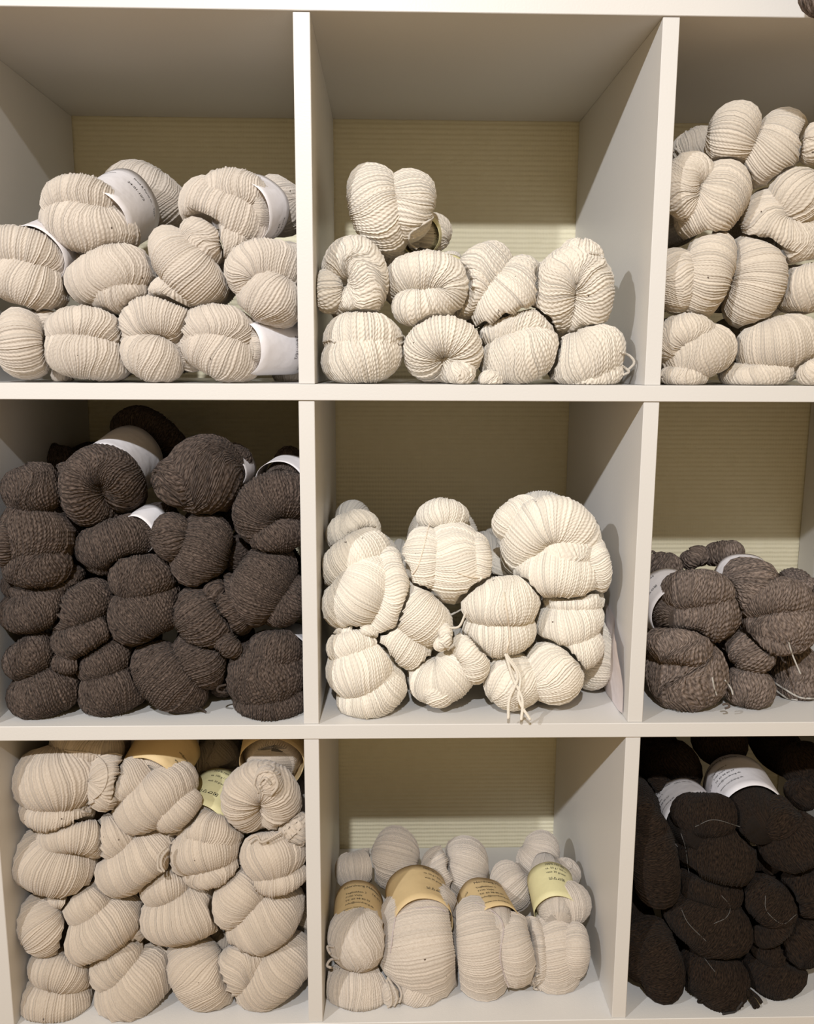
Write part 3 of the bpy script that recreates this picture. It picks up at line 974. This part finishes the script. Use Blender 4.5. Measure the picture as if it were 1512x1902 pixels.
K('ecru skein with a soft central crease, last on the board', 'f', ['118 0 1095,1290 1260,1170 1440,1020', '96 4 1095,1260 1110,1140 1190,1065 1270,1050'])
K('dim ecru skein behind the egg-shaped one', 60, ['76 0 945,960 1010,1020 1090,1090'])
K('dim ecru skein behind the heart-shaped one by the divider', 70, ['70 0 1390,990 1430,880 1435,800'])

# --- H: bottom, middle column
cell('H', 570, 1480, 2.479, 1, 2, 'bottom middle cubby', 'banded skeins lying in the bottom middle cubby', 0.0022, 'H')
K('pale skein with a tan band, first from the near divider', 22,
  ['126 0 100,665 230,655 368,680', '106 -8 80,890 240,890 400,870', '74 128 140,390 230,330 345,340', '44 -4 380,880 400,930'],
  band=bnd((238, 395, 150), (232, 545, 78), 112, 118, 'tan', ('Nordvang Merino', .22, -.62, .0066, {}), ('Teglbakken 2', .42, -.55, .0050, {}), ('7100 Vejle', .53, -.55, .0050, {}), ('Tlf. 60 98 80 07', .64, -.55, .0050, {}), ('info@nordvang.dk', .75, -.55, .0050, {}), ('www.nordvang.dk', .9, -.6, .0050, {}), ('Farve nr.', .2, .5, .0050, {}), ('16-01', .36, .55, .0066, {}), dy=95, dd=-18, ext=(0.035, 0.03)),
  ties=['!H 1.6 125,690 95,690 110,725 150,750', '!H 1.6 150,745 110,750 95,780 140,790', '!H 1.5 380,830 420,870 435,910 425,950', '!H 1.5 370,830 400,880 415,930 400,965', '!H 1.5 365,840 385,900 390,950 370,970'])
K('pale tan-banded skein with the biggest round front', 18,
  ['203 0 500,420 535,680 585,955', '95 2 395,790 490,860 640,920', '104 128 440,160 400,290 380,430', '84 120 560,260 640,370 640,480'],
  band=bnd((500, 345, 150), (535, 500, 80), 140, 140, 'tan', ('100% ren uld', .12, .42, .0045, {}), ('ca. 50 g / 300 m', .26, .42, .0047, {}), ('vask 30 grader', .4, .42, .0047, {}), ('#care', .72, .42, .006, {}), dy=96, dd=-18, ext=(0.035, 0.015)),
  ties=['lilac .9 500,415 430,470 400,600 385,720', 'lilac .6 500,515 600,510 690,560'])
K('pale tan-banded skein with a creased front, third along', 16,
  ['122 0 760,500 795,690 830,965', '98 3 905,560 955,700 950,890', '108 122 770,210 720,330 690,470', '78 110 870,330 950,430 975,530'],
  band=bnd((800, 390, 145), (880, 520, 75), 120, 120, 'tan', ('Nordvang Merino', .2, .15, .0066, {}), ('Teglbakken 2', .36, .12, .0050, {}), ('7100 Vejle', .47, .12, .0050, {}), ('Tlf. 60 98 80 07', .58, .12, .0050, {}), ('info@nordvang.dk', .69, .12, .0050, {}), ('www.nordvang.dk', .86, .1, .0045, {}), ('100% ren uld', .3, -.2, .0050, {'align': 'RIGHT'}), ('ca. 50 g / 300 m', .44, -.2, .0050, {'align': 'RIGHT'}), ('vask 30 grader', .58, -.2, .0050, {'align': 'RIGHT'}), ('pinde 3 mm', .7, -.2, .0050, {'align': 'RIGHT'}), dy=97, dd=-18, ext=(0.035, 0.015)),
  ties=['lilac .8 760,480 860,530 905,600 890,740 930,880'])
K('slim pale skein with a pale yellow band beside the far divider', 30,
  ['116 0 1122,555 1145,720 1130,935', '78 2 1045,580 1035,720 1075,880', '66 0 1222,600 1235,700 1190,850', '92 38 1078,575 1190,495 1300,550', '80 130 1120,180 1060,290 1030,390', '62 110 1150,350 1230,360'],
  band=bnd((1115, 335, 150), (1150, 490, 95), 104, 104, 'yellow', ('100% ren uld', .1, -.05, .0050, {}), ('ca. 50 g / 300 m', .22, -.05, .0045, {}), ('vask 30 grader', .34, -.05, .0045, {}), ('#care', .55, .02, .0052, {}), dy=48, dd=-18, ext=(0.035, 0.012)),
  ties=['!H 1.3 1070,820 1040,840 1050,870', '!H 1.3 1075,850 1045,880 1080,890'])

# --- I: bottom, third column
cell('I', 1140, 1350, 3.446, 2, 2, 'bottom right-column cubby', 'blackish brown skeins in the bottom right-column cubby', 0.0023, 'I')
K('blackish brown skein with narrower white band near the divider', 16,
  ['195 0 425,800 650,820 915,860', '130 14 400,640 560,560 800,640'],
  band=bnd((430, 480, 135), (525, 600, 70), 185, 185, 'white', ('Nordvang Merino', .18, -.95, .0058, {}), ('Teglbakken 2', .36, -.85, .0042, {}), ('7100 Vejle', .48, -.85, .0042, {}), ('Tlf. 60 98 80 07', .6, -.85, .0042, {}), ('www.nordvang.dk', .76, -.85, .0042, {}), ('100% ren uld', .25, .3, .0042, {}), dy=30, ext=(0.035, 0.03)),
  ties=['hair .45 430,680 460,780 490,960 560,1010', 'hair .45 520,640 640,595 810,640'])
K('blackish brown skein with the broader white band, top of the pile', 14,
  ['165 0 940,800 1130,740 1320,640', '120 10 960,500 1060,600 1000,720', '150 150 560,150 670,90 800,160'],
  band=bnd((780, 285, 150), (905, 480, 65), 208, 205, 'white', ('Nordvang Merino', .1, -.55, .0062, {}), ('Teglbakken 2', .3, -.5, .0046, {}), ('7100 Vejle', .4, -.5, .0046, {}), ('Tlf. 60 98 80 07', .5, -.5, .0046, {}), ('info@nordvang.dk', .6, -.5, .0046, {}), ('www.nordvang.dk', .74, -.5, .0046, {}), ('100% ren uld', .4, -1.25, .0046, {}), ('#care', .85, -1.2, .006, {}), dy=92, ext=(0.035, 0.03)))
K('tall blackish brown skein pressed against the divider', 8, ['138 0 190,560 250,800 330,1190', '90 14 170,470 220,620 300,740'])
K('fluffy blackish brown skein in the middle of the pile', 8, ['185 0 350,1120 600,1240 850,1430', '100 12 420,1060 600,1030 830,1150'],
  ties=['hair .4 430,1160 480,1260 600,1380', 'hair .4 690,1080 745,1150 720,1220 640,1260'])
K('blackish brown skein with pale stray hairs, centre of the pile', 12, ['130 0 860,1020 980,1110 1150,1240', '60 4 900,1390 1010,1330 1150,1240'],
  ties=['hair .4 970,1080 980,1180 1080,1260 1170,1200'])
K('long blackish brown skein in the near corner of the board', 'f', ['140 0 180,1270 270,1460 370,1780', '90 12 140,1300 150,1450 200,1640'])
K('blackish brown skein with brush-like yarn ends, second on the board', 'f', ['160 0 460,1480 630,1600 850,1740', '70 4 560,1760 700,1780 830,1740'],
  ties=['!I 2.2 850,1690 900,1750 930,1800', '!I 2.2 850,1700 890,1770 905,1815', '!I 2.2 860,1680 920,1730 948,1770', '!dark 1.2 825,1760 770,1830 690,1900', '!I 1.3 600,1750 560,1735 540,1760 570,1765', 'hair .4 560,1450 610,1520 650,1570'])
K('round blackish brown skein, third on the board', 'f', ['158 0 870,1520 1040,1570 1215,1600', '100 8 890,1430 1010,1420 1120,1480'])
K('blackish brown skein cut by the frame, mid height', 20, ['150 0 1120,980 1220,1050 1340,1100'])
K('blackish brown skein cut by the frame, above the board', 14, ['165 0 1070,1360 1200,1350 1340,1330'])
K('black-looking skein in shade behind the band facing the divider', 150, ['165 0 260,330 370,270 500,330', '110 -30 240,520 300,440 370,420'])
K('black-looking skein in shade behind the frame edge, far back', 120, ['130 0 1120,300 1220,240 1340,250', '90 -20 1120,440 1300,420'])
K('dim blackish brown skein under the broader band, deep in the pile', 60, ['120 0 900,960 1000,900 1100,880'])

# --- brown skein lying on the top board, drooping over its edge
cell('T', 1312, 0, 7.56, 2, 0, 'x', '', 0.0029, 'F')
CELL['lo'] = np.array([-9, -9, 0.3 + ZO])
CELL['hi'] = np.array([9, 9, 9.0])
K('dark brown skein drooping over the front edge of the top board', -105, ['345 0 1375,-200 1700,-170 2300,-200'], where=False,
  path=(0.0265, (0.482, -0.078, 0.345), (0.486, -0.074, 0.40), (0.494, -0.035, 0.432), (0.504, 0.04, 0.4302), (0.52, 0.15, 0.4302)))

# ------------------------------------------------------------------ soft contact: skeins that press on each other flatten


def settle(rounds=4, gap=0.0028):
    B = []
    for i, sk in enumerate(SK):
        for _, p in sk['parts']:
            B.append((i, p, (p.sp - p.sr[:, None]).min(0) - 0.004, (p.sp + p.sr[:, None]).max(0) + 0.004))
    for rd in range(rounds):
        for i, p, lo, hi in B:
            V = p.V
            dirv = p.centre - V
            dl = np.linalg.norm(dirv, axis=1) + 1e-9
            push = np.zeros(len(V))
            for j, q, lo2, hi2 in B:
                if i == j or (lo > hi2).any() or (hi < lo2).any():
                    continue
                sel = np.nonzero(((V > lo2) & (V < hi2)).all(1))[0]
                if not len(sel):
                    continue
                dist = np.linalg.norm(V[sel][:, None, :] - q.sp[None], axis=2) - q.sr[None]
                dep = -dist.min(1) + gap
                share = 0.32 if SK[i]['d'] + 0.0 <= SK[j]['d'] else 0.68
                if rd:
                    share = 1.0 if (SK[i]['d'], i) > (SK[j]['d'], j) else (0.25 if rd == 1 else 0.0)
                push[sel] = np.maximum(push[sel], np.clip(dep, 0, None) * share)
            push = np.minimum(push, dl * 0.92)
            p.V = V + dirv / dl[:, None] * push[:, None]
    for sk in SK:
        for _, p in sk['parts']:
            lo, hi = sk['lo'] + 0.0006, sk['hi'] - 0.0006
            lo = lo.copy()
            lo[1] = min(lo[1], -0.06)
            p.V = np.clip(p.V, lo, hi)


settle()
for sk in SK:
    allv = np.vstack([p.V for _, p in sk['parts']])
    base = (float(allv[:, 0].mean()), float(allv[:, 1].mean()), float(allv[:, 2].min()))
    root = thing('yarn_skein', base, sk['label'], sk['cat'], sk['group'])
    for nm, p in sk['parts']:
        obj(nm, mesh_from(nm, p.V, p.F, attr=p.attr), MAT[sk['mat']], root)
    for bd in ([sk['band']] if isinstance(sk['band'], dict) else (sk['band'] or [])):
        o = bd['band'].build(PAP[bd['col']], root)
        o['label'] = bd['col'] + ' paper band'
        for tx in bd['texts']:
            bd['band'].text(*tx[:4], o, **(tx[4] if len(tx) > 4 else {}))
    if sk['ties']:
        vs, ps, n0 = [], [], 0
        for _, p in sk['parts']:
            vs.append(p.V)
            for f in (p.F if isinstance(p.F, list) else [p.F]):
                ps += (f + n0).tolist()
            n0 += len(p.V)
        tree = BVHTree.FromPolygons(np.vstack(vs).tolist(), ps)
        ox, oy, z = sk['cellpic']
        for tie in sk['ties']:
            col, rad, body = tie.split(' ', 2)
            kind = 'tie_thread'
            if col[0] == '!':
                kind, col = 'loose_end', col[1:]
            pts = [tuple(float(c) for c in t.split(',')) for t in body.split()]
            q, _ = resample(catmull([(ox + x / z, oy + y / z) for x, y in pts], 60), max(6, len(pts) * 4))
            rm, last, hit3 = float(rad) / 1000, None, []
            for x, y in q:
                d = unproj(x, y, 0.5) - CAM
                d /= np.linalg.norm(d)
                h = tree.ray_cast(Vector(CAM), Vector(d))
                if h[0] is not None:
                    last = (np.array(h[0]) - CAM) @ d - rm * 0.7
                hit3.append((d, last))
            known = [t for _, t in hit3 if t is not None]
            first = known[0] if known else float((unproj(q[0][0], q[0][1], sk['d']) - CAM) @ hit3[0][0])
            tt = np.array([t if t is not None else first for _, t in hit3])
            ts = np.convolve(np.pad(tt, 1, 'edge'), [.25, .5, .25], 'valid')
            tt = np.minimum(tt, ts + 0.001)
            P3 = np.array([CAM + d * t for (d, _), t in zip(hit3, tt)])
            P3[:, 2] = np.maximum(P3[:, 2], sk['lo'][2] + rm * 1.3 + 0.0003)
            P3[:, 0] = np.clip(P3[:, 0], sk['lo'][0] + rm * 1.4, sk['hi'][0] - rm * 1.4)
            mt = THREAD.get(col) or MAT[col]
            obj(kind, tube_mesh(kind, P3, rm), mt, root)

# ------------------------------------------------------------------ loose sheet in the central cubby
cell('E', 560, 880, 2.291, 1, 1, 'central cubby', '', 0.0029, 'E')


def sheet():
    cols = [(1292, 545, 105), (1318, 600, 75), (1335, 660, 48), (1352, 720, 20)]
    bot = [(1300, 900, 105), (1315, 960, 75), (1338, 1000, 45), (1362, 1018, 18)]
    n, k = 16, 14
    top = catmull([unproj(*pic(x, y), d / 1000) for x, y, d in cols], n)
    low = catmull([unproj(*pic(x, y), d / 1000) for x, y, d in bot], n)
    V = []
    for i in range(k):
        f = i / (k - 1)
        row = top * (1 - f) + low * f
        row = row + np.stack([0.003 * np.sin(np.linspace(0, 5, n) + 4 * f), 0 * row[:, 0], 0 * row[:, 0]], -1)
        V.append(row)
    V = np.vstack(V)
    V[:, 0] = np.minimum(V[:, 0], T + C - 0.0012)
    V[:, 2] = np.maximum(V[:, 2], -CH + ZO + 0.0005)
    W = V - np.array([0.0004, 0, 0])
    F = grid_faces(k, n, close=False)
    me = mesh_from('paper_sheet', np.vstack([V, W]), [F, F[:, ::-1] + len(V)])
    o = obj('paper_sheet', me, paper('pinkish_paper', (0.80, 0.72, 0.72)))
    o['label'], o['category'] = 'crumpled pinkish paper sheet leaning on the divider in the central cubby', 'paper'


sheet()
